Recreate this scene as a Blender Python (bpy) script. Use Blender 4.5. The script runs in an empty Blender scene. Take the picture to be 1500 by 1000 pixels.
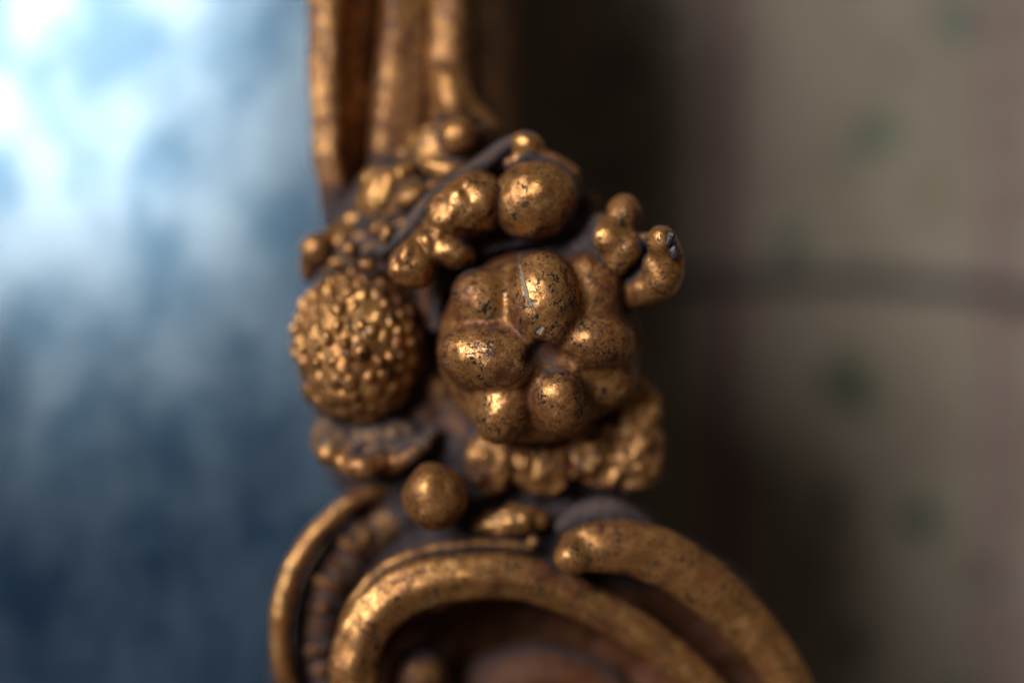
import bpy, bmesh, math, random
import numpy as np
from mathutils import Vector

# ------------------------------------------------------------------ scale
S = 0.00014          # metres per unit of carving (one unit ~ 0.14 mm)
D = 2290.0           # distance lens -> plane of focus, in the same units
ZC = 1.50            # height of the camera above the floor, metres
sc = bpy.context.scene
COL = sc.collection
R = math.radians
random.seed(7)

# ------------------------------------------------------------------ camera
cam = bpy.data.cameras.new('camera')
cam.lens = 55.0
cam.sensor_width = 36.0
cam.clip_start = 0.01
cam.clip_end = 50
cam.dof.use_dof = True
cam.dof.focus_distance = (D + 14) * S
cam.dof.aperture_fstop = 1.5
camo = bpy.data.objects.new('camera', cam)
COL.objects.link(camo)
camo.location = (0, -D * S, ZC)
camo.rotation_euler = (R(90), 0, 0)
sc.camera = camo

# ------------------------------------------------------------------ light
w = bpy.data.worlds.new('World')
sc.world = w
w.use_nodes = True
w.node_tree.nodes['Background'].inputs[0].default_value = (1.0, 0.80, 0.66, 1)
w.node_tree.nodes['Background'].inputs[1].default_value = 0.074

def area(name, az, el, dist, sx, sy, power, col):
    l = bpy.data.lights.new(name, 'AREA')
    l.shape = 'RECTANGLE'; l.size = sx; l.size_y = sy
    l.energy = power; l.color = col
    o = bpy.data.objects.new(name, l); COL.objects.link(o)
    v = Vector((math.sin(R(az)) * math.cos(R(el)), -math.cos(R(az)) * math.cos(R(el)), math.sin(R(el)))) * dist
    o.location = v + Vector((0, 0, ZC))
    o.rotation_euler = (-v).to_track_quat('-Z', 'Y').to_euler()
    return o
area('window_light', -39, 21, 2.1, 0.86, 1.0, 63, (1.0, 0.97, 0.93))

vs = sc.view_settings
vs.view_transform = 'Standard'; vs.look = 'None'; vs.exposure = 0.0; vs.gamma = 1.0
vs.use_curve_mapping = False
sc.cycles.use_denoising = True
sc.cycles.max_bounces = 6

# ------------------------------------------------------------------ small noise library (numpy)
_rng = np.random.RandomState(3)
_T = _rng.rand(64, 64, 64).astype(np.float32)
def vnoise(p):
    i = np.floor(p).astype(int); f = p - i; f = f * f * (3 - 2 * f)
    i &= 63; j = (i + 1) & 63
    x0, y0, z0 = i.T; x1, y1, z1 = j.T; fx, fy, fz = f.T
    a = _T[x0, y0, z0] * (1 - fx) + _T[x1, y0, z0] * fx
    b = _T[x0, y1, z0] * (1 - fx) + _T[x1, y1, z0] * fx
    c = _T[x0, y0, z1] * (1 - fx) + _T[x1, y0, z1] * fx
    d = _T[x0, y1, z1] * (1 - fx) + _T[x1, y1, z1] * fx
    return ((a * (1 - fy) + b * fy) * (1 - fz) + (c * (1 - fy) + d * fy) * fz) * 2 - 1
def fbm(p, n=3):
    s = 0; a = 1.0; t = 0
    for k in range(n):
        s = s + a * vnoise(p * (2.03 ** k) + 17.3 * k); t += a; a *= 0.5
    return s / t
def smooth(a, b, x):
    t = np.clip((x - a) / (b - a), 0, 1); return t * t * (3 - 2 * t)

# ------------------------------------------------------------------ placing: u (right), v (down), depth behind focus plane -> carving space
def P(x, y, d):
    f = (D + d) / D
    return np.array([(x - 750) * f, d, (500 - y) * f])
def s(x, y, d, r):
    return ('e', P(x, y, d), np.array([r, r, r]) * (D + d) / D, 0.0)
def e(x, y, d, rx, ry, rd, rot=0):
    """ellipsoid: rx across, ry up, rd in depth, rot = clockwise turn in degrees"""
    return ('e', P(x, y, d), np.array([rx, rd, ry]) * (D + d) / D, R(rot))
def c(*pts):
    return ('c', [(P(x, y, d), r * (D + d) / D) for x, y, d, r in pts])
def curve(pts, n=6):
    """Catmull-Rom through (x, y, d, r)"""
    q = np.array(pts, float); out = []
    q = np.vstack([2 * q[0] - q[1], q, 2 * q[-1] - q[-2]])
    for i in range(1, len(q) - 2):
        for k in range(n):
            t = k / n
            out.append(0.5 * (2 * q[i] + (q[i + 1] - q[i - 1]) * t + (2 * q[i - 1] - 5 * q[i] + 4 * q[i + 1] - q[i + 2]) * t * t
                       + (3 * q[i] - q[i - 1] - 3 * q[i + 1] + q[i + 2]) * t ** 3))
    out.append(q[-2])
    return [tuple(v) for v in out]
def tube(pts, n=6):
    return c(*curve(pts, n))

def bands(pts, off, k=6, w=1.0):
    """two or three parallel strands that fuse into one broad flattened band"""
    q = np.array(curve(pts, k)); t = np.gradient(q[:, :2], axis=0); t /= np.linalg.norm(t, axis=1)[:, None]
    nn = np.stack([-t[:, 1], t[:, 0]], 1); out = []
    for o_, dz, rr in off:
        z = q.copy(); z[:, :2] += nn * (o_ * q[:, 3:4]); z[:, 2] += dz; z[:, 3] *= rr
        out.append(c(*[tuple(v) for v in z]))
    return out
def bbox(pr):
    if pr[0] == 'e':
        m = max(pr[2][0], pr[2][2]) if pr[3] else None
        ext = np.array([m, pr[2][1], m]) if m else pr[2]
        return pr[1] - ext, pr[1] + ext
    lo = np.min([p - r for p, r in pr[1]], 0); hi = np.max([p + r for p, r in pr[1]], 0)
    return lo, hi
def sdf1(pr, X):
    if pr[0] == 'e':
        q = X - pr[1]
        if pr[3]:
            ca, sa = math.cos(pr[3]), math.sin(pr[3])
            q = np.stack([q[..., 0] * ca - q[..., 2] * sa, q[..., 1], q[..., 0] * sa + q[..., 2] * ca], -1)
        r = pr[2]
        if r[0] == r[1] == r[2]:
            return np.sqrt((q * q).sum(-1)) - r[0]
        k0 = np.sqrt(((q / r) ** 2).sum(-1)); k1 = np.sqrt(((q / (r * r)) ** 2).sum(-1))
        return k0 * (k0 - 1) / np.maximum(k1, 1e-6)
    best = None
    for (a, ra), (b, rb) in zip(pr[1][:-1], pr[1][1:]):
        ab = b - a; t = np.clip(((X - a) @ ab) / (ab @ ab + 1e-9), 0, 1)
        dd = X - a - t[..., None] * ab
        v = np.sqrt((dd * dd).sum(-1)) - (ra + (rb - ra) * t)
        best = v if best is None else np.minimum(best, v)
    return best
def smin(a, b, k):
    h = np.maximum(k - np.abs(a - b), 0) / k
    return np.minimum(a, b) - h * h * k * 0.25
def field(prims, X, k):
    v = None
    for p in prims:
        q = sdf1(p, X)
        v = q if v is None else smin(v, q, k)
    return v

def surface_nets(F, org, h):
    I = F < 0
    nx, ny, nz = [n - 1 for n in F.shape]
    acc = np.zeros((nx, ny, nz, 3), np.float32); cnt = np.zeros((nx, ny, nz), np.float32)
    def sl(o): return tuple(slice(o[i], o[i] + (nx, ny, nz)[i]) for i in range(3))
    for ax in range(3):
        o1, o2 = [a for a in range(3) if a != ax]
        for u in (0, 1):
            for v in (0, 1):
                a = [0, 0, 0]; a[o1] = u; a[o2] = v; b = list(a); b[ax] = 1
                fa, fb = F[sl(a)], F[sl(b)]
                m = (fa < 0) != (fb < 0)
                t = np.where(m, fa / np.where(m, fa - fb, 1), 0)
                acc[..., ax] += t * m; acc[..., o1] += u * m; acc[..., o2] += v * m; cnt += m
    act = cnt > 0
    idx = -np.ones(act.shape, int); idx[act] = np.arange(act.sum())
    base = np.argwhere(act)
    V = (base + acc[act] / cnt[act][:, None]) * h + org
    faces = []
    for ax in range(3):
        o1, o2 = [(1, 2), (2, 0), (0, 1)][ax]
        a = [slice(None)] * 3; b = [slice(None)] * 3
        a[ax] = slice(0, -1); b[ax] = slice(1, None)
        for q in (a, b):
            q[o1] = slice(1, -1); q[o2] = slice(1, -1)
        A, B = I[tuple(a)], I[tuple(b)]
        for flip in (False, True):
            E = np.argwhere((A & ~B) if not flip else (~A & B))
            if not len(E): continue
            E[:, o1] += 1; E[:, o2] += 1
            def at(d1, d2):
                q = E.copy(); q[:, o1] -= d1; q[:, o2] -= d2
                return idx[q[:, 0], q[:, 1], q[:, 2]]
            quad = np.stack([at(1, 1), at(0, 1), at(0, 0), at(1, 0)], 1)
            faces.append(quad if not flip else quad[:, ::-1])
    return V, np.vstack(faces)

# ------------------------------------------------------------------ materials
def mat(name):
    m = bpy.data.materials.new(name); m.use_nodes = True
    nt = m.node_tree; nt.nodes.clear()
    out = nt.nodes.new('ShaderNodeOutputMaterial')
    return m, nt, out
class NT:
    def __init__(self, nt): self.nt = nt
    def n(self, t, **kw):
        x = self.nt.nodes.new(t)
        for k, v in kw.items(): setattr(x, k, v)
        return x
    def put(self, sock, v):
        if isinstance(v, bpy.types.NodeSocket): self.nt.links.new(v, sock)
        else:
            sock.default_value = v
    def math(self, op, a, b=0.0, cc=None, clamp=False):
        x = self.n('ShaderNodeMath', operation=op, use_clamp=clamp)
        self.put(x.inputs[0], a); self.put(x.inputs[1], b)
        if cc is not None: self.put(x.inputs[2], cc)
        return x.outputs[0]
    def vmath(self, op, a, b=None, scale=None):
        x = self.n('ShaderNodeVectorMath', operation=op)
        self.put(x.inputs[0], a)
        if b is not None: self.put(x.inputs[1], b)
        if scale is not None: x.inputs['Scale'].default_value = scale
        return x.outputs['Value'] if op in ('LENGTH', 'DISTANCE', 'DOT_PRODUCT') else x.outputs[0]
    def noise(self, vec, scale, detail=3, rough=0.5, dist=0.0):
        x = self.n('ShaderNodeTexNoise')
        self.put(x.inputs['Vector'], vec)
        x.inputs['Scale'].default_value = scale; x.inputs['Detail'].default_value = detail
        x.inputs['Roughness'].default_value = rough; x.inputs['Distortion'].default_value = dist
        return x.outputs['Fac']
    def step(self, v, a, b, lo=0.0, hi=1.0):
        x = self.n('ShaderNodeMapRange', interpolation_type='SMOOTHSTEP')
        self.put(x.inputs[0], v)
        for i, q in enumerate((a, b, lo, hi)): x.inputs[i + 1].default_value = q
        return x.outputs[0]
    def mix(self, f, a, b):
        x = self.n('ShaderNodeMix', data_type='RGBA')
        self.put(x.inputs[0], f)
        self.put(x.inputs[6], a if isinstance(a, bpy.types.NodeSocket) else (*a, 1))
        self.put(x.inputs[7], b if isinstance(b, bpy.types.NodeSocket) else (*b, 1))
        return x.outputs[2]

def gilding():
    m, nt, out = mat('worn_gilding'); g = NT(nt)
    pos = g.n('ShaderNodeNewGeometry').outputs['Position']
    p = g.vmath('SCALE', pos, scale=1 / S)                     # in carving units
    at = g.n('ShaderNodeAttribute', attribute_name='dust').outputs['Fac']
    ge = g.n('ShaderNodeAttribute', attribute_name='gesso').outputs['Fac']
    big = g.noise(p, 0.016, 4, 0.55)
    mid = g.noise(p, 0.07, 5, 0.6, 0.6)
    fib = g.noise(p, 0.16, 6, 0.7, 1.8)
    fine = g.noise(p, 0.42, 3, 0.65)
    gold = g.mix(g.step(fib, 0.30, 0.72), (0.30, 0.102, 0.022), (0.82, 0.485, 0.185))
    gold = g.mix(g.step(big, 0.42, 0.70, 0, 0.55), gold, (0.30, 0.115, 0.035))
    # bole (red-brown clay) showing where the leaf is rubbed
    mot = g.noise(p, 0.055, 5, 0.68, 0.9)
    bole = g.math('MULTIPLY', g.step(mid, 0.50, 0.62), g.step(fine, 0.35, 0.6), clamp=True)
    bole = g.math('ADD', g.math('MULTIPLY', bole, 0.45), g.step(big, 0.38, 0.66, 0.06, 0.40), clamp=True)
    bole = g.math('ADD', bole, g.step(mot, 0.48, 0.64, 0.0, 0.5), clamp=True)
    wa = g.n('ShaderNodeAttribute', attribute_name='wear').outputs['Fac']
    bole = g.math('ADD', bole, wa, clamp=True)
    # pinholes and flakes
    sp = g.noise(p, 0.19, 2, 0.5, 0.4)
    spm = g.noise(p, 0.035, 2, 0.5)
    th = g.math('ADD', sp, g.math('MULTIPLY', spm, 0.62))
    speck = g.step(th, 0.925, 0.965)
    dn = g.noise(p, 0.10, 7, 0.74)
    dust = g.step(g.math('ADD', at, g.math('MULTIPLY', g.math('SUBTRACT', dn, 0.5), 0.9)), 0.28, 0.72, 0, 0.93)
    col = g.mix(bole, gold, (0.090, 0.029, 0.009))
    col = g.mix(g.step(mot, 0.60, 0.74, 0.0, 0.8), col, (0.026, 0.012, 0.008))
    col = g.mix(speck, col, (0.012, 0.010, 0.010))
    chip = g.step(g.noise(p, 0.045, 4, 0.62, 0.4), 0.735, 0.75, 0.0, 0.85)
    ge = g.math('MAXIMUM', ge, chip)
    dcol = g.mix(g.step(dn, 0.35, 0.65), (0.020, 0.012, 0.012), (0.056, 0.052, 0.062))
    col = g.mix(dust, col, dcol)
    col = g.mix(ge, col, (0.19, 0.20, 0.185))
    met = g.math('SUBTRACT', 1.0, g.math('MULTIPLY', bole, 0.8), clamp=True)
    met = g.math('MULTIPLY', met, g.math('SUBTRACT', 1.0, speck))
    met = g.math('MULTIPLY', met, g.math('SUBTRACT', 1.0, dust))
    met = g.math('MULTIPLY', met, g.math('SUBTRACT', 1.0, ge))
    ro = g.step(fib, 0.25, 0.75, 0.41, 0.29)
    ro = g.math('ADD', ro, g.math('MULTIPLY', bole, 0.10))
    ro = g.math('ADD', ro, g.math('MULTIPLY', wa, 0.25))
    ro = g.math('ADD', ro, g.math('MULTIPLY', dust, 0.45))
    ro = g.math('ADD', ro, g.math('MULTIPLY', ge, 0.4), clamp=True)
    b = g.n('ShaderNodeBsdfPrincipled')
    g.put(b.inputs['Base Color'], col); g.put(b.inputs['Metallic'], met); g.put(b.inputs['Roughness'], ro)
    b.inputs['Specular IOR Level'].default_value = 0.35
    h = g.math('ADD', g.math('MULTIPLY', fine, 0.5), g.math('MULTIPLY', fib, 1.0))
    h = g.math('SUBTRACT', h, g.math('MULTIPLY', speck, 0.7))
    bp = g.n('ShaderNodeBump'); bp.inputs['Strength'].default_value = 0.30; bp.inputs['Distance'].default_value = 2.0 * S
    g.put(bp.inputs['Height'], h)
    nt.links.new(bp.outputs[0], b.inputs['Normal'])
    nt.links.new(b.outputs[0], out.inputs[0])
    return m
GOLD = gilding()

def black_chip():
    m, nt, out = mat('charred_chip'); g = NT(nt)
    p = g.vmath('SCALE', g.n('ShaderNodeNewGeometry').outputs['Position'], scale=1 / S)
    f = g.noise(p, 0.2, 3)
    b = g.n('ShaderNodeBsdfPrincipled')
    g.put(b.inputs['Base Color'], g.mix(f, (0.006, 0.006, 0.007), (0.03, 0.03, 0.032)))
    b.inputs['Roughness'].default_value = 0.5
    nt.links.new(b.outputs[0], out.inputs[0]); return m
CHIP = black_chip()

def old_mirror():
    m, nt, out = mat('old_silvered_glass'); g = NT(nt)
    p = g.vmath('SCALE', g.n('ShaderNodeNewGeometry').outputs['Position'], scale=1 / S)
    st = g.vmath('MULTIPLY', p, (1.0, 1.0, 0.8))
    n1 = g.noise(st, 0.004, 3, 0.5)
    n2 = g.noise(st, 0.0075, 4, 0.5)
    n3 = g.noise(st, 0.03, 4, 0.6)
    tint = g.mix(g.step(n2, 0.34, 0.66), (0.026, 0.045, 0.063), (0.064, 0.086, 0.104))
    bp = g.n('ShaderNodeBump'); bp.inputs['Strength'].default_value = 0.022; bp.inputs['Distance'].default_value = 6 * S
    g.put(bp.inputs['Height'], g.math('ADD', g.math('MULTIPLY', n2, 1.0), g.math('MULTIPLY', n3, 0.25)))
    sh = []
    for ro in (0.19, 0.36):
        gl = g.n('ShaderNodeBsdfGlossy', distribution='GGX')
        g.put(gl.inputs['Color'], tint if ro < .3 else g.mix(0.4, tint, (0.025, 0.052, 0.09)))
        g.put(gl.inputs['Roughness'], g.step(n1, 0.3, 0.7, ro - .03, ro + .05))
        nt.links.new(bp.outputs[0], gl.inputs['Normal']); sh.append(gl.outputs[0])
    m1 = g.n('ShaderNodeMixShader'); m1.inputs[0].default_value = 0.22
    nt.links.new(sh[0], m1.inputs[1]); nt.links.new(sh[1], m1.inputs[2])
    df = g.n('ShaderNodeBsdfDiffuse'); g.put(df.inputs['Color'], g.mix(g.step(g.math('ADD', g.math('MULTIPLY', n2, 0.6), g.math('MULTIPLY', n3, 0.4)), 0.36, 0.64), (0.002, 0.007, 0.020), (0.008, 0.017, 0.034)))
    ad = g.n('ShaderNodeAddShader')
    nt.links.new(m1.outputs[0], ad.inputs[0]); nt.links.new(df.outputs[0], ad.inputs[1])
    nt.links.new(ad.outputs[0], out.inputs[0]); return m

WALL_D = 1050.0
def wallpaper():
    m, nt, out = mat('faded_floral_wallpaper'); g = NT(nt)
    pos = g.vmath('SUBTRACT', g.n('ShaderNodeNewGeometry').outputs['Position'], (0, 0, ZC))
    p = g.vmath('SCALE', pos, scale=1 / S)
    f = (D + WALL_D) / D
    sx = g.n('ShaderNodeSeparateXYZ'); g.put(sx.inputs[0], p)
    n1 = g.noise(p, 0.006, 4, 0.6); n2 = g.noise(p, 0.05, 4, 0.6)
    col = g.mix(g.step(n1, 0.3, 0.7), (0.160, 0.134, 0.100), (0.205, 0.178, 0.140))
    wx = g.math('WRAP', sx.outputs[0], 1230 * f, 0.0)
    wz = g.math('WRAP', sx.outputs[2], 0.0, -1000 * f)
    cz = g.n('ShaderNodeCombineXYZ'); g.put(cz.inputs[0], wx); g.put(cz.inputs[1], wz)
    tile = cz.outputs[0]
    # printed stripes: pink, made of strung beads
    for x0, wd, tint, beads in ((1062, 30, (0.117, 0.071, 0.071), 0.0), (1455, 22, (0.152, 0.081, 0.091), 0.75), (1092, 9, (0.172, 0.112, 0.101), 0.0), (1495, 12, (0.162, 0.091, 0.101), 0.6),
                                (1015, 12, (0.152, 0.101, 0.097), 0.5), (835, 14, (0.152, 0.101, 0.091), 0.5)):
        dx = g.math('ABSOLUTE', g.math('SUBTRACT', wx, (x0 - 750) * f))
        k = g.step(dx, wd * f * 0.5, wd * f * 1.1, 0.85, 0.0)
        if beads:
            wv = g.math('SINE', g.math('MULTIPLY', sx.outputs[2], 2 * math.pi / (88 * f)))
            k = g.math('MULTIPLY', k, g.step(wv, -0.6, 0.5, 1 - beads, 1.0))
        col = g.mix(k, col, tint)
    # printed sprigs
    for x0, y0, r, tint in ((905, 97, 30, (0.028, 0.036, 0.023)), (975, 12, 26, (0.036, 0.051, 0.034)), (1288, 192, 36, (0.066, 0.097, 0.061)), (1255, 228, 26, (0.097, 0.107, 0.076)),
                            (1158, 358, 30, (0.061, 0.076, 0.051)), (1310, 100, 24, (0.122, 0.112, 0.087)), (1400, 30, 36, (0.081, 0.107, 0.087)), (1238, 555, 40, (0.036, 0.051, 0.028)),
                            (1265, 590, 26, (0.045, 0.061, 0.036)), (880, 170, 24, (0.061, 0.061, 0.041)), (895, 255, 34, (0.051, 0.051, 0.041)), (1350, 760, 36, (0.041, 0.061, 0.036)),
                            (1225, 735, 26, (0.051, 0.056, 0.036)), (1255, 945, 34, (0.041, 0.051, 0.030)), (1445, 850, 28, (0.071, 0.071, 0.056)), (1360, 290, 22, (0.152, 0.122, 0.081))):
        X = ((x0 - 750) * f) % (1230 * f); Z = -(((y0 - 500) * f) % (1000 * f))
        dd = g.vmath('DISTANCE', tile, (X, Z, 0.0))
        dd = g.math('ADD', dd, g.math('MULTIPLY', g.math('SUBTRACT', n2, 0.5), 30.0))
        col = g.mix(g.step(dd, r * f * 0.55, r * f * 1.15, 0.95, 0.0), col, tint)
    b = g.n('ShaderNodeBsdfPrincipled')
    g.put(b.inputs['Base Color'], col); b.inputs['Roughness'].default_value = 0.85
    bp = g.n('ShaderNodeBump'); bp.inputs['Strength'].default_value = 0.2; bp.inputs['Distance'].default_value = 2 * S
    g.put(bp.inputs['Height'], n2); nt.links.new(bp.outputs[0], b.inputs['Normal'])
    nt.links.new(b.outputs[0], out.inputs[0]); return m

def cord_mat():
    m, nt, out = mat('dark_cord'); g = NT(nt)
    p = g.vmath('SCALE', g.n('ShaderNodeNewGeometry').outputs['Position'], scale=1 / S)
    b = g.n('ShaderNodeBsdfPrincipled')
    g.put(b.inputs['Base Color'], g.mix(g.noise(p, 0.08, 3), (0.018, 0.019, 0.025), (0.04, 0.04, 0.05)))
    b.inputs['Roughness'].default_value = 0.6
    nt.links.new(b.outputs[0], out.inputs[0]); return m

# ------------------------------------------------------------------ mesh making
PARTS = []           # (object, V, prims) for dust settling
def link(name, V, F, material, parent=None, smooth_=True):
    V = np.asarray(V, float)
    ctr = (V.min(0) + V.max(0)) / 2
    me = bpy.data.meshes.new(name)
    L = (V - ctr) * S
    me.from_pydata(L.tolist(), [], F.tolist() if isinstance(F, np.ndarray) else F)
    me.materials.append(material)
    if smooth_: me.polygons.foreach_set('use_smooth', [True] * len(me.polygons))
    me.update()
    o = bpy.data.objects.new(name, me); COL.objects.link(o)
    wloc = Vector((ctr[0] * S, ctr[1] * S, ctr[2] * S + ZC))
    o['w'] = 0; del o['w']
    if parent is not None:
        o.parent = parent
        pw = WORLD[parent.name]
        o.location = wloc - pw
    else:
        o.location = wloc
    WORLD[o.name] = wloc
    return o
WORLD = {}
def attr(o, name, vals):
    a = o.data.attributes.new(name, 'FLOAT', 'POINT')
    a.data.foreach_set('value', np.asarray(vals, np.float32))
def normals(o):
    n = np.zeros(len(o.data.vertices) * 3, np.float32)
    o.data.vertices.foreach_get('normal', n)
    return n.reshape(-1, 3).astype(float)
def sculpt(name, prims, parent, k=10, h=3.0, rough=1.2, rs=0.03, cut=None, base=0.0, up=1.0, collide=True, relax=3, disp=None, wear=0.0):
    lo = np.min([bbox(p)[0] for p in prims], 0) - 2.5 * h - 4; hi = np.max([bbox(p)[1] for p in prims], 0) + 2.5 * h + 4
    n = np.ceil((hi - lo) / h).astype(int) + 1
    g = np.stack(np.meshgrid(*[lo[i] + h * np.arange(n[i]) for i in range(3)], indexing='ij'), -1)
    g = g.astype(np.float32)
    Fv = np.full(g.shape[:3], 60.0, np.float32)
    for p in prims:
        a, b = bbox(p); pad = k + 3 * h + rough + 4
        i0 = np.maximum(np.floor((a - pad - lo) / h).astype(int), 0); i1 = np.minimum(np.ceil((b + pad - lo) / h).astype(int) + 1, n)
        sl = tuple(slice(i0[i], i1[i]) for i in range(3))
        if p[0] == 'c' and len(p[1]) > 3:                     # long tube: segment by segment
            T = np.full(Fv.shape, 60.0, np.float32)
            for u, v in zip(p[1][:-1], p[1][1:]):
                sg = ('c', [u, v]); a, b = bbox(sg)
                j0 = np.maximum(np.floor((a - pad - lo) / h).astype(int), 0); j1 = np.minimum(np.ceil((b + pad - lo) / h).astype(int) + 1, n)
                sj = tuple(slice(j0[i], j1[i]) for i in range(3))
                T[sj] = np.minimum(T[sj], sdf1(sg, g[sj]))
            Fv[sl] = smin(Fv[sl], T[sl], k)
        else:
            Fv[sl] = smin(Fv[sl], sdf1(p, g[sl]), k)
    if cut:
        kc, cp = cut
        Fv = -smin(-Fv, field(cp, g, 8), kc)
    if rough:
        nb = np.abs(Fv) < rough + 3 * h
        Fv[nb] += rough * fbm(g[nb] * rs, 2)
    V, F = surface_nets(Fv.astype(np.float32), lo, h)
    E = np.vstack([F[:, [0, 1]], F[:, [1, 2]], F[:, [2, 3]], F[:, [3, 0]]])
    deg = np.bincount(E.ravel(), minlength=len(V))[:, None]
    for _ in range(relax):
        A = np.stack([np.bincount(E[:, 0], V[E[:, 1], i], len(V)) + np.bincount(E[:, 1], V[E[:, 0], i], len(V)) for i in range(3)], 1)
        V = V + 0.6 * (A / deg - V)
    if disp:
        T = V[F]; fn = np.cross(T[:, 2] - T[:, 0], T[:, 3] - T[:, 1]); vn = np.stack([sum(np.bincount(F[:, j], fn[:, i], len(V)) for j in range(4)) for i in range(3)], 1)
        vn /= np.linalg.norm(vn, axis=1)[:, None] + 1e-9
        fp = D / (D + V[:, 1])
        V = V + vn * disp(V[:, 0] * fp + 750, 500 - V[:, 2] * fp, V, vn)[:, None]
        for _ in range(2):
            A = np.stack([np.bincount(E[:, 0], V[E[:, 1], i], len(V)) + np.bincount(E[:, 1], V[E[:, 0], i], len(V)) for i in range(3)], 1)
            V = V + 0.5 * (A / deg - V)
    o = link(name, V, F, GOLD, parent)
    o['wear0'] = wear
    PARTS.append((o, V, prims if collide else [], base, up))
    return o

def sweep_sheet(name, sections, parent, material=GOLD, rough=2.0, rs=0.02, base=0.0, up=0.3):
    """sections: list of rings of (x, y, d) forming a closed bar"""
    n = len(sections[0]); V = []; F = []
    for ring in sections: V += [P(*q) for q in ring]
    V = np.array(V)
    for i in range(len(sections) - 1):
        for j in range(n):
            a = i * n + j; b = i * n + (j + 1) % n
            F.append((a, b, b + n, a + n))
    V = V + rough * np.stack([fbm(V * rs * np.array([1, 1, .6]) + 5, 3), fbm(V * rs + 31, 3), 0 * V[:, 0]], 1)
    o = link(name, V, F, material, parent)
    o['wear0'] = 0.30
    PARTS.append((o, V, [], base, up))
    return o

# ================================================================== THE PLACE
# wall behind the mirror
def box(name, x0, x1, d0, d1, z0, z1, material, parent=None):
    V = [(x, y, z) for x in (x0, x1) for y in (d0, d1) for z in (z0, z1)]
    F = [(0, 1, 3, 2), (4, 6, 7, 5), (0, 4, 5, 1), (2, 3, 7, 6), (0, 2, 6, 4), (1, 5, 7, 3)]
    return link(name, V, F, material, parent, False)
wall = box('wall', -6000, 6000, WALL_D, WALL_D + 700, -5000, 6000, wallpaper())
wall['kind'] = 'structure'

# dark cord slung across the wallpaper
def tube_mesh(pts, r, seg=10):
    V = []; F = []
    pts = np.array(pts)
    for i, q in enumerate(pts):
        t = pts[min(i + 1, len(pts) - 1)] - pts[max(i - 1, 0)]; t = t / np.linalg.norm(t)
        a = np.cross(t, (0, 1, 0)); a /= np.linalg.norm(a); b = np.cross(a, t)
        for j in range(seg):
            an = 2 * math.pi * j / seg
            V.append(q + r * (a * math.cos(an) + b * math.sin(an)))
    for i in range(len(pts) - 1):
        for j in range(seg):
            k0 = i * seg + j; k1 = i * seg + (j + 1) % seg
            F.append((k0, k1, k1 + seg, k0 + seg))
    F.append(tuple(range(seg))[::-1]); F.append(tuple(range((len(pts) - 1) * seg, len(pts) * seg)))
    return V, F
cp = [P(x, y, WALL_D - 22) for x, y, _, _ in curve([(560, 434, 0, 0), (800, 420, 0, 0), (1000, 409, 0, 0), (1240, 405, 0, 0), (1400, 418, 0, 0), (1500, 434, 0, 0), (1750, 490, 0, 0), (2100, 580, 0, 0)])]
V, F = tube_mesh(cp, 15.0)
cord = link('cord', V, F, cord_mat())
cord['label'] = 'dark cord running across the faded wallpaper to the right of the gilt frame'
cord['category'] = 'cord'

# the framed mirror -------------------------------------------------
frame = bpy.data.objects.new('wall_mirror', None); COL.objects.link(frame)
frame.location = (0, WALL_D * S, ZC - 0.13)
WORLD[frame.name] = Vector(frame.location)
frame['label'] = 'worn gilt carved wall mirror with fruit cluster, scrolls and clouded blue glass'
frame['category'] = 'mirror'
FR = frame

glass = box('mirror_glass', -1250, -170, 330, 360, -1100, 1400, old_mirror(), FR)
glass.rotation_euler = (R(-2.1), 0, R(-7.0))
glass.location.y += 0.012
glass['label'] = 'clouded bluish old mirror glass reflecting a bright window'

# mouldings running up from the cluster
ys = list(range(-330, 431, 8))
def lerp(a, b, t): return a + (b - a) * t
def inner(y):      # the sight edge bows to the right as it nears the cluster
    return 0.00035 * max(0, y - 120) ** 2 * 1.25 + (1.5 * math.sin(y * .05))
def rail(name, prof, rough, rs=0.02, bend=1.0, base=0.0):
    secs = []
    for y in ys:
        t = y / 320.0
        secs.append([(lerp(x0, x1, t) + bend * inner(y), y, d) for x0, x1, d in prof])
    return sweep_sheet(name, secs, FR, rough=rough, rs=rs, base=lambda x, y, d: 0.16 + 0.22 * smooth(100, 330, y))
rail('inner_bead', [(453, 458, 400), (450, 455, 300), (448, 453, 250), (450, 455, 222), (457, 461, 209), (465, 466, 209), (473, 472, 204), (482, 480, 202), (491, 488, 204), (499, 495, 210), (504, 499, 226),
                    (509, 503, 238), (518, 508, 247), (530, 515, 256), (542, 520, 264), (552, 524, 272), (556, 526, 400)], 6, 0.03)
rail('ogee_moulding', [(557, 528, 400), (558, 529, 300), (560, 531, 250), (563, 534, 224), (570, 541, 212), (582, 554, 208), (592, 566, 212), (600, 576, 213), (612, 590, 218), (621, 605, 221), (627, 616, 224), (627, 616, 400)], 4, 0.02, 0.3)
rail('outer_bead', [(628, 618, 400), (628, 619, 226), (631, 622, 219), (637, 630, 208), (648, 642, 203), (660, 655, 200), (672, 668, 201), (683, 681, 207), (690, 690, 224), (693, 694, 260), (694, 696, 400)], 6, 0.014, 0.2)
rail('side_moulding', [(695, 697, 400), (696, 698, 268), (702, 706, 275), (710, 716, 300), (720, 727, 320), (733, 738, 345), (742, 748, 400), (748, 754, 470), (752, 758, 1049), (696, 700, 1049)], 5, 0.015, 0.2)

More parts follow.
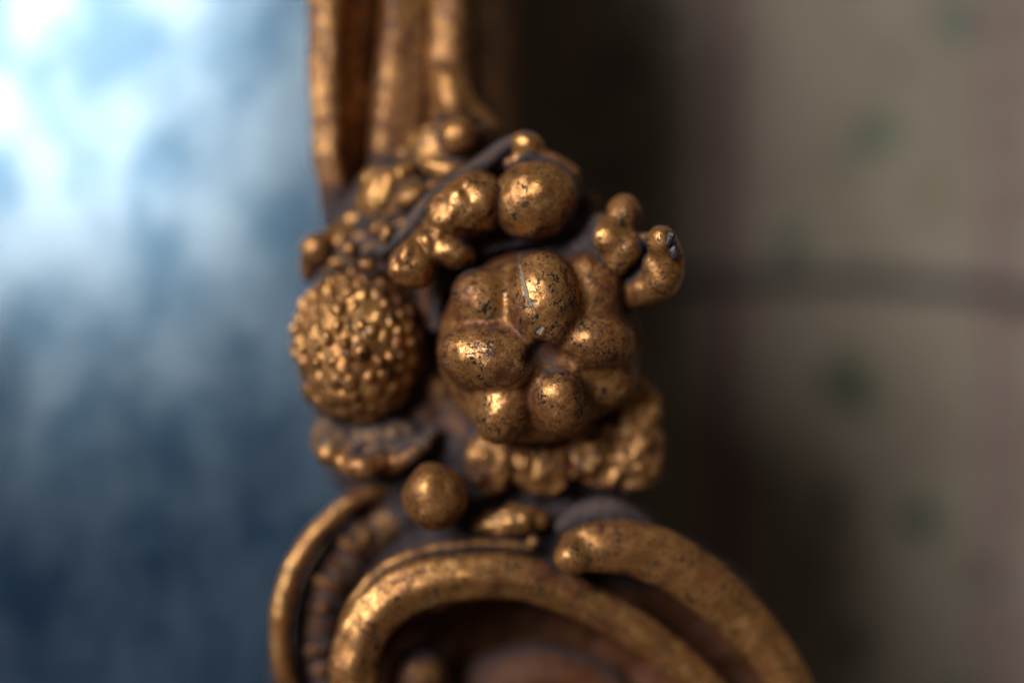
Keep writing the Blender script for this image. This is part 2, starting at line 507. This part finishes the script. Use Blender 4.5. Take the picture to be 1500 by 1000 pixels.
# carved body the ornaments grow from
body = sculpt('backing_board', [
    e(700, 460, 300, 222, 245, 80), e(600, 330, 230, 112, 95, 60, 0), e(560, 610, 280, 98, 130, 60), e(710, 655, 252, 215, 95, 70), e(772, 305, 275, 72, 60, 70),
    e(660, 960, 285, 262, 250, 70), e(850, 1040, 300, 320, 290, 80), e(840, 790, 255, 130, 75, 60), c((600, 700, 260, 60), (700, 800, 260, 60)),
    e(940, 1250, 300, 330, 280, 80), e(700, 1250, 300, 300, 260, 80)],
    FR, k=40, h=6, rough=13, rs=0.035, wear=.6, base=lambda x, y, d: 0.85 - 4 * smooth(850, 880, y) * smooth(540, 580, x) - 0.3 * smooth(80, 40, np.hypot(x - 640, y - 590)), up=1.0, cut=(20, [e(760, 1010, 215, 235, 135, 85, 0), tube([(880, 850, 235, 40), (960, 872, 235, 48), (1035, 930, 235, 48), (1085, 1010, 235, 45)])]))  # round patch of thinner dust below berry and melon: shade painted into colour
# rear block that carries the board on the wall
sculpt('wall_block', [c((720, 470, 520, 150), (720, 640, 520, 150)), c((760, 1000, 600, 190), (900, 1200, 600, 200)), c((700, 640, 560, 140), (760, 1000, 600, 160)), c((700, 460, 330, 110), (700, 460, 700, 150)), c((880, 1100, 400, 90), (900, 1100, 700, 150))], FR, k=60, h=14, rough=4, rs=.01, base=.4)

# ---- the lobed melon in focus
SEEDS = [(800, 428, 27), (705, 436, 19), (697, 522, 27), (735, 600, 23), (822, 592, 29), (884, 502, 22), (872, 430, 11), (890, 566, 8)]
MEL = [e(784, 508, 142, 139, 135, 90), c(*[(784 + 92 * math.cos(t * math.pi / 12), 508 + 90 * math.sin(t * math.pi / 12), 126, 50) for t in range(25)]),
       e(796, 444, 66, 55, 76, 62, -4), e(708, 441, 92, 51, 46, 46, 25), e(722, 524, 72, 82, 50, 62, 8), e(739, 597, 88, 44, 54, 50, 18),
       e(821, 584, 72, 43, 53, 52, -12), e(868, 499, 86, 63, 44, 57, 6), e(862, 424, 110, 54, 57, 52), e(888, 556, 126, 48, 46, 46)]
melon = sculpt('melon', MEL, FR, k=14, h=1.7, rough=0, up=0.7, relax=8, collide=False,
               disp=lambda x, y, V, vn: 3.2 * fbm(V * .028, 2) + 1.2 * fbm(V * .08 + 9, 2) - 16 * np.exp(-((x - 791) ** 2 + (y - 522) ** 2) / 20. ** 2) + 5 * np.exp(-((x - 843) ** 2 + (y - 539) ** 2) / 40.))
MELC = [e(783, 507, 118, 128, 125, 84)]
melon['label'] = 'lobed melon with a cracked grey line, in sharp focus'

sculpt('leaf_edge', [tube([(640, 480, 170, 7), (644, 430, 160, 8), (676, 384, 152, 8), (736, 360, 146, 9), (800, 352, 146, 9), (852, 362, 150, 9), (890, 388, 158, 8), (925, 430, 175, 8)])], FR, h=2.6, rough=4, rs=.04, base=.8)
# ---- the knobbly berry
darts = []
for i in range(9000):
    u = np.array([random.gauss(0, 1) for _ in range(3)]); u /= np.linalg.norm(u)
    if u[1] > 0.4: continue
    if all(np.linalg.norm(u - v) > random.uniform(.14, .27) for v, _, _ in darts):
        low = max(0.0, -u[2] - .1)
        darts.append((u, random.uniform(.055, .098) * (1 + .4 * low), random.uniform(5, 13) * (1 - .75 * low) * (1 - .3 * max(0, u[0]))))
def berry_bumps(x, y, V, vn):
    cb = P(527, 503, 186); q = (V - cb) / np.array([93, 88, 110.]); q /= np.linalg.norm(q, axis=1)[:, None]
    q = q + 0.05 * np.stack([fbm(V * .05 + 11 * i, 2) for i in range(3)], 1)
    out = np.zeros(len(V))
    for u, r, hgt in darts:
        d2 = ((q - u) ** 2).sum(1)
        m = d2 < r * r * 1.7
        out[m] = np.maximum(out[m], hgt * np.clip(1 - d2[m] / (r * r * 1.7), 0, 1) ** .62)
    return out + 3 * fbm(V * .035, 2)
berry = sculpt('berry', [e(527, 503, 186, 93, 110, 86), e(520, 560, 184, 70, 60, 72)], FR, k=20, h=2.0, rough=4, rs=0.03, up=0.3, disp=berry_bumps)
berry['label'] = 'knobbly round berry at the edge of the glass'

# ---- upper cluster
fl = sculpt('rosette', [e(652, 222, 182, 50, 46, 34)], FR, k=10, h=3, base=.35)
sculpt('bud', [s(672, 200, 144, 30)], fl, k=10, h=2.2, rough=2.0)
sculpt('petal', [tube([(616, 232, 176, 13), (636, 245, 158, 16), (657, 250, 150, 17), (678, 241, 154, 14), (696, 220, 172, 10)])], fl, h=2.4, rough=4, rs=.05)
sculpt('petal', [e(635, 197, 176, 21, 19, 17)], fl, h=2.6)
f2 = sculpt('rosette', [e(583, 290, 184, 56, 52, 34)], FR, k=10, h=3, base=.4)
sculpt('bud', [e(604, 289, 146, 28, 19, 22, -28)], f2, h=2.2)
sculpt('petal', [tube([(568, 318, 172, 13), (564, 292, 162, 16), (576, 265, 159, 16), (600, 247, 166, 14)])], f2, h=2.4, rough=3, rs=.05)
sculpt('petal', [e(543, 296, 192, 23, 29, 22)], f2, h=2.6, base=.2)
sculpt('petal', [e(550, 262, 194, 27, 21, 22, -40)], f2, h=2.6, base=.2)
sculpt('petal', [e(600, 328, 172, 32, 17, 20, -20)], f2, h=2.6, base=.3)
lf = sculpt('acanthus_leaf', [tube([(655, 40, 256, 24), (656, 90, 232, 25), (658, 120, 212, 26), (663, 148, 199, 25), (672, 172, 195, 18)]), tube([(668, 130, 206, 16), (690, 158, 200, 14), (722, 184, 208, 8)]), e(644, 165, 208, 13, 28, 14, 6)], FR, k=16, h=2.6, rough=3, rs=.03, base=.1, collide=False)
st = sculpt('stem', [tube([(768, 200, 118, 8), (738, 216, 126, 12), (708, 240, 128, 14), (678, 263, 126, 15), (645, 287, 122, 16), (615, 318, 124, 16), (590, 346, 126, 12), (560, 366, 145, 14)])], FR, h=2.6, base=.75)
sculpt('curled_leaf', [e(773, 212, 112, 25, 20, 24, 20), tube([(748, 240, 112, 11), (776, 230, 108, 12), (808, 236, 112, 13), (836, 254, 124, 14)])], FR, h=2.6, base=.35)
sculpt('gourd', [c((692, 302, 112, 40), (645, 342, 108, 32), (605, 384, 108, 28)), s(699, 296, 100, 46), e(674, 298, 86, 26, 34, 34, -35), s(660, 314, 92, 36), e(690, 316, 84, 22, 26, 30, -40), e(652, 312, 78, 20, 14, 16, -30), e(660, 370, 96, 38, 23, 34, 12), e(655, 370, 74, 10, 11, 10),
                 s(606, 389, 94, 35), tube([(628, 334, 90, 8), (640, 346, 78, 9), (645, 366, 80, 8)]), tube([(614, 344, 88, 8), (624, 352, 74, 9), (631, 370, 76, 8)]), tube([(602, 352, 86, 6), (610, 362, 72, 7), (616, 378, 76, 7)]),
                 e(595, 375, 72, 11, 20, 16, 14), e(579, 388, 80, 9, 18, 14, 14)], FR, k=6, h=2.0, rough=3.0, rs=.05, up=.8, disp=lambda x, y, V, vn: 4.0 * fbm(V * .045 + 2, 2))
sculpt('plum', [s(789, 290, 100, 57), s(772, 299, 96, 48)], FR, k=20, h=2.2, rough=4.5, rs=.03, up=.9, disp=lambda x, y, V, vn: 2.2 * fbm(V * .06, 2))
sculpt('plum', [e(815, 258, 135, 36, 26, 28, 20)], FR, h=3, base=.1)
sculpt('trefoil', [e(913, 316, 98, 27, 31, 27, 8), c((906, 330, 92, 20), (892, 347, 80, 20)), s(889, 347, 76, 23), s(920, 362, 80, 25), s(904, 382, 86, 23), c((905, 345, 112, 20), (850, 385, 150, 34), (820, 380, 160, 30)), c((880, 320, 118, 10), (850, 365, 125, 16))],
       FR, k=13, h=2.2, rough=3, rs=.05, base=lambda x, y, d: 0.9 * (1 - smooth(862, 884, x)) + 0.1)
tw = sculpt('twig', [s(968, 352, 46, 21), tube([(972, 356, 52, 21), (977, 384, 62, 24), (970, 410, 74, 26), (944, 422, 98, 27), (912, 428, 140, 32)]), c((930, 350, 96, 10), (958, 350, 66, 10)), s(960, 388, 72, 20), e(938, 390, 115, 22, 34, 22)], FR, k=12, h=2.0, rough=3, rs=.05, base=.12)
ch = sculpt('chipped_patch', [e(981, 350, 29, 8, 13, 8, 20), e(987, 368, 36, 8, 15, 9, 0)], tw, k=3, h=1.6, rough=3, rs=.15, collide=False)
ch.data.materials[0] = CHIP
ch['label'] = 'black chipped patch on the tip of the twig'
sculpt('knob', [s(464, 366, 178, 26), c((464, 366, 180, 18), (500, 340, 200, 16)), e(452, 388, 200, 14, 26, 16)], FR, k=8, h=2.6)
sculpt('seed', [e(538, 388, 122, 14, 11, 11, 10)], FR, h=2)
sculpt('seed', [s(513, 365, 152, 13)], FR, h=2.4, base=.2)
sculpt('seed', [e(567, 344, 128, 12, 17, 13, 15)], FR, h=2.2, base=.1)
sculpt('leaf', [e(540, 375, 200, 75, 48, 34, -20), tube([(480, 395, 190, 14), (530, 372, 165, 14), (580, 350, 165, 12)])], FR, h=3, base=.5)

# ---- below the fruit
def pleats(px, per, amp, lean=0.0):
    def f(x, y, V, vn):
        ph = (x - px + lean * (y - 680)) * 2 * math.pi / per + 1.6 * fbm(V * .03 + 7, 2)
        return amp * (np.abs(np.sin(ph / 2)) * 2 - 1) + 0.5 * amp * fbm(V * .05, 2)
    return f
sculpt('scalloped_leaf', [e(545, 645, 186, 88, 40, 38), e(483, 640, 164, 27, 36, 26), s(484, 662, 150, 19), tube([(506, 664, 154, 15), (516, 680, 136, 18), (533, 684, 130, 19), (554, 676, 140, 17)]),
                          tube([(576, 680, 152, 14), (596, 670, 142, 17), (614, 654, 144, 15), (632, 634, 158, 11)])], FR, k=15, h=2.4, rough=4, rs=.05,
       base=lambda x, y, d: 0.7 * smooth(680, 648, y) + .0)
sculpt('bead', [s(638, 729, 112, 47), s(630, 716, 104, 36)], FR, k=10, h=2.2, rough=5, rs=.03)
def crinkle(amp, rs):
    return lambda x, y, V, vn: amp * (fbm(V * np.array([rs, rs, rs * .8]) + 4, 2) * 1.6 + .25)
sculpt('ruffled_leaf', [e(722, 676, 178, 40, 46, 28, 12), e(798, 674, 180, 46, 50, 27, -6), e(760, 650, 190, 80, 40, 30), tube([(742, 652, 166, 8), (738, 678, 152, 9)]), tube([(768, 652, 162, 8), (765, 680, 150, 9)])], FR, k=13, h=2.0, rough=3, rs=.05, base=.12, wear=.15, disp=crinkle(7, .05))
sculpt('ruffled_leaf', [e(928, 602, 176, 38, 52, 26, 8), e(940, 646, 170, 28, 34, 24), c((910, 590, 200, 25), (900, 650, 200, 30))], FR, k=14, h=2.2, rough=4, rs=.045, wear=.2, disp=crinkle(7, .045))
sculpt('ruffled_leaf', [e(864, 666, 172, 44, 50, 28, -38), e(922, 672, 172, 44, 46, 28, 12), e(890, 640, 182, 60, 40, 30)],
       FR, k=12, h=2.0, rough=4, rs=.05, wear=.2, disp=crinkle(9, .045))
sculpt('leaf', [e(750, 764, 164, 58, 24, 28, -8)], FR, k=20, h=2.2, rough=4, rs=.05, disp=crinkle(4, .05))
# leaves packed into the gaps of the cluster
for x, y, d, rx, ry, rot in ((632, 430, 196, 24, 60, 8), (640, 570, 225, 30, 60, -10), (700, 358, 170, 70, 22, -20), (845, 352, 176, 34, 24, 30), (628, 640, 222, 46, 30, 0), (880, 410, 180, 55, 40, 40), (560, 400, 190, 70, 26, 20), (905, 520, 205, 32, 80, 0), (700, 720, 230, 70, 40, 0), (560, 720, 235, 60, 34, -20)) :
    sculpt('leaf', [e(x, y, d, rx, ry, 24, rot)], FR, h=3, rough=9, rs=.04, base=.28, wear=.35)
for x, y, d, rx, ry, rot in ((503, 350, 186, 26, 13, -35), (522, 322, 194, 24, 15, -25), (556, 334, 172, 20, 11, -30), (636, 274, 158, 22, 12, -38), (612, 208, 196, 16, 22, 10), (596, 226, 196, 20, 15, -30), (700, 205, 172, 14, 22, 20), (500, 385, 172, 22, 12, 15), (862, 300, 170, 14, 24, 25)):
    sculpt('leaf', [e(x, y, d, rx, ry, 16, rot)], FR, h=2.6, rough=5, rs=.06, base=.05, wear=.1)
sculpt('seed', [s(781, 792, 150, 9)], FR, h=2.2, base=.1)

# ---- the scrolls at the bottom
sculpt('shell_rim', [tube([(575, 712, 215, 13), (540, 722, 200, 14), (503, 743, 186, 15), (462, 782, 178, 16), (433, 826, 172, 16), (416, 874, 170, 16), (410, 925, 170, 16), (413, 962, 172, 16), (424, 1005, 176, 16), (450, 1070, 180, 16), (500, 1130, 185, 16)])],
       FR, h=2.8, rough=3, rs=.03, base=.05)
sh = sculpt('shell', [tube([(590, 745, 246, 30), (530, 785, 246, 40), (480, 850, 246, 44), (460, 930, 246, 42), (480, 1020, 246, 42), (540, 1100, 246, 42)])], FR, h=4, base=.6)
for i in range(10):                                          # ribs fanning inside the shell rim
    t = i / 9.0; an = R(lerp(-52, 38, t))
    x, y = 640 - 178 * math.cos(an), 922 + 182 * math.sin(an)
    sculpt('rib', [e(x + random.uniform(-3, 3), y + random.uniform(-3, 3), 208 + random.uniform(-5, 5), random.uniform(22, 30), random.uniform(11, 15), 15, -math.degrees(an) + random.uniform(-6, 6))], sh, h=2.6, rough=7, rs=.05, base=.36, wear=.35)
sculpt('scroll_ring', bands([(560, 1120, 132, 36), (520, 1060, 124, 36), (516, 1000, 118, 36), (522, 950, 112, 37), (546, 902, 108, 38), (590, 866, 108, 38), (650, 847, 112, 37), (720, 842, 120, 35), (790, 852, 132, 32), (860, 882, 144, 29), (930, 920, 154, 28), (990, 964, 162, 28), (1042, 1016, 166, 28), (1080, 1080, 170, 28)],
       [(-.50, 0, .50), (.05, -6, .55), (.50, 2, .48)]) + [tube([(494, 970, 150, 10), (512, 896, 142, 10), (556, 838, 140, 10), (618, 809, 142, 10), (700, 797, 148, 10), (780, 800, 160, 8)])],
       FR, k=9, h=2.6, rough=4, rs=.024, disp=lambda x, y, V, vn: 0.8 * fbm(V * .06, 2))
sculpt('scroll_band', bands([(838, 806, 100, 30), (872, 800, 98, 38), (930, 803, 106, 42), (990, 828, 118, 42), (1050, 870, 132, 40), (1102, 922, 142, 37), (1142, 977, 148, 35), (1168, 1030, 152, 34), (1180, 1090, 156, 34)],
       [(-.50, 3, .50), (.0, -4, .54), (.50, 0, .48)]) + [s(838, 815, 88, 27)], FR, k=10, h=2.6, rough=4, rs=.024, disp=lambda x, y, V, vn: 0.8 * fbm(V * .06, 2))
sculpt('leaf', [tube([(826, 770, 150, 14), (860, 752, 146, 21), (900, 750, 146, 22), (944, 770, 156, 14)])], FR, k=10, h=2.8, base=.85)
sculpt('volute', [s(612, 990, 205, 46), c((612, 990, 220, 46), (640, 1060, 240, 60))], FR, k=10, h=3, base=.45, wear=.6)
sculpt('volute', [tube([(690, 1010, 285, 40), (770, 985, 270, 46), (860, 1000, 265, 40), (930, 1050, 265, 30)])], FR, k=14, h=3.4, rough=6, base=-.35, up=.2, wear=.7)

# ------------------------------------------------------------------ dust: lies on upward faces and in the clefts between carvings
def chunks(pr):
    if pr[0] == 'c' and len(pr[1]) > 5: return [('c', pr[1][i:i + 5]) for i in range(0, len(pr[1]) - 1, 4)]
    return [pr]
ALL = [(ck, *bbox(ck)) for pr in [p_ for q_ in PARTS for p_ in q_[2]] + MELC for ck in chunks(pr)]
HH = 19.0
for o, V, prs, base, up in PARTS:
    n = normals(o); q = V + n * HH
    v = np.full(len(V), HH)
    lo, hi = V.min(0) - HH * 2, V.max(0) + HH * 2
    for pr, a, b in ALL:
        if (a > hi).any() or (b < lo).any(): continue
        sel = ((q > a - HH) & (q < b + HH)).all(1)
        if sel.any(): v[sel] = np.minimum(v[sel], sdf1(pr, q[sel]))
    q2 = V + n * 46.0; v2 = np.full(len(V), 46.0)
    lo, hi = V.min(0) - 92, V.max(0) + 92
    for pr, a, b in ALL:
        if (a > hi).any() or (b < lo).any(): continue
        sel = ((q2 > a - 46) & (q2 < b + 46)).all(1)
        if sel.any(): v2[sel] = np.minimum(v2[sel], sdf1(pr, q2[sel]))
    w0 = o.get('wear0', 0.0)
    if 'wear0' in o: del o['wear0']
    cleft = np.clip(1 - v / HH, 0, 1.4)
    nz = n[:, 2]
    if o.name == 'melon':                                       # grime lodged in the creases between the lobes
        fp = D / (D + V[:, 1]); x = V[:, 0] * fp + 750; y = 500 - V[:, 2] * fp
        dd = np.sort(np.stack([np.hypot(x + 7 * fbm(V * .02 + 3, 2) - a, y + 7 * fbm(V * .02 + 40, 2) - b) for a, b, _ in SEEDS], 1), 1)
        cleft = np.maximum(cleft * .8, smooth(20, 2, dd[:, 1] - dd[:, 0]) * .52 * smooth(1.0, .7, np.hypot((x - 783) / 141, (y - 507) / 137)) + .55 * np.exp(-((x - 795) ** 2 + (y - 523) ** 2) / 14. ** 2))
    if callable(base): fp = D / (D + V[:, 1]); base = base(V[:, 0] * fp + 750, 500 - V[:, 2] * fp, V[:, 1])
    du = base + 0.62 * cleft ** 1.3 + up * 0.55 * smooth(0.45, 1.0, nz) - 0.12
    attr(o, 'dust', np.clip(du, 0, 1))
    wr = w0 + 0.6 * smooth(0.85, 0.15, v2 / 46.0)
    if o.name == 'melon': wr = wr + .55 * smooth(40, 6, dd[:, 1] - dd[:, 0]) * smooth(1.0, .7, np.hypot((x - 783) / 141, (y - 507) / 137)) + .35 * smooth(.72, .98, np.hypot((x - 783) / 141, (y - 507) / 137))
    attr(o, 'wear', np.clip(wr, 0, 1))

# crack in the melon: gesso laid bare
n = normals(melon)
me = melon.data
V = PARTS[[i for i, q in enumerate(PARTS) if q[0] == melon][0]][1]
fpx = D / (D + V[:, 1]); U = np.stack([V[:, 0] * fpx + 750, 500 - V[:, 2] * fpx], 1)
ge = np.zeros(len(V))
def seg(a, b, wa, wb):
    a = np.array(a, float); b = np.array(b, float); ab = b - a
    t = np.clip(((U - a) @ ab) / (ab @ ab), 0, 1)
    dd = np.linalg.norm(U - a - t[:, None] * ab, axis=1) + 1.0 * vnoise(np.c_[U * .35, U[:, :1] * 0])
    return np.clip(1.6 - dd / (0.68 * (wa + (wb - wa) * t)), 0, 1)
for q in (((761, 366), (760, 385), .9, 1.2), ((760, 385), (764, 404), 1.2, 2.2), ((764, 404), (768, 422), 2.2, 3.0), ((768, 422), (771, 432), 3.4, 3.2), ((771, 432), (776, 444), 2.2, 3.0), ((776, 444), (786, 441), 2.6, 1.2),
          ((776, 444), (782, 456), 2.2, 1.0), ((788, 484), (794, 480), 3.6, 3.0), ((792, 480), (791, 488), 3.0, 2.4)):
    ge = np.maximum(ge, seg(*q))
ge *= n[:, 1] < 0.1
co = np.zeros(len(V) * 3, np.float32); me.vertices.foreach_get('co', co); co = co.reshape(-1, 3)
co -= (n * (ge * 2.6 * S)[:, None]).astype(np.float32)
me.vertices.foreach_set('co', co.ravel()); me.update()
attr(melon, 'gesso', ge)
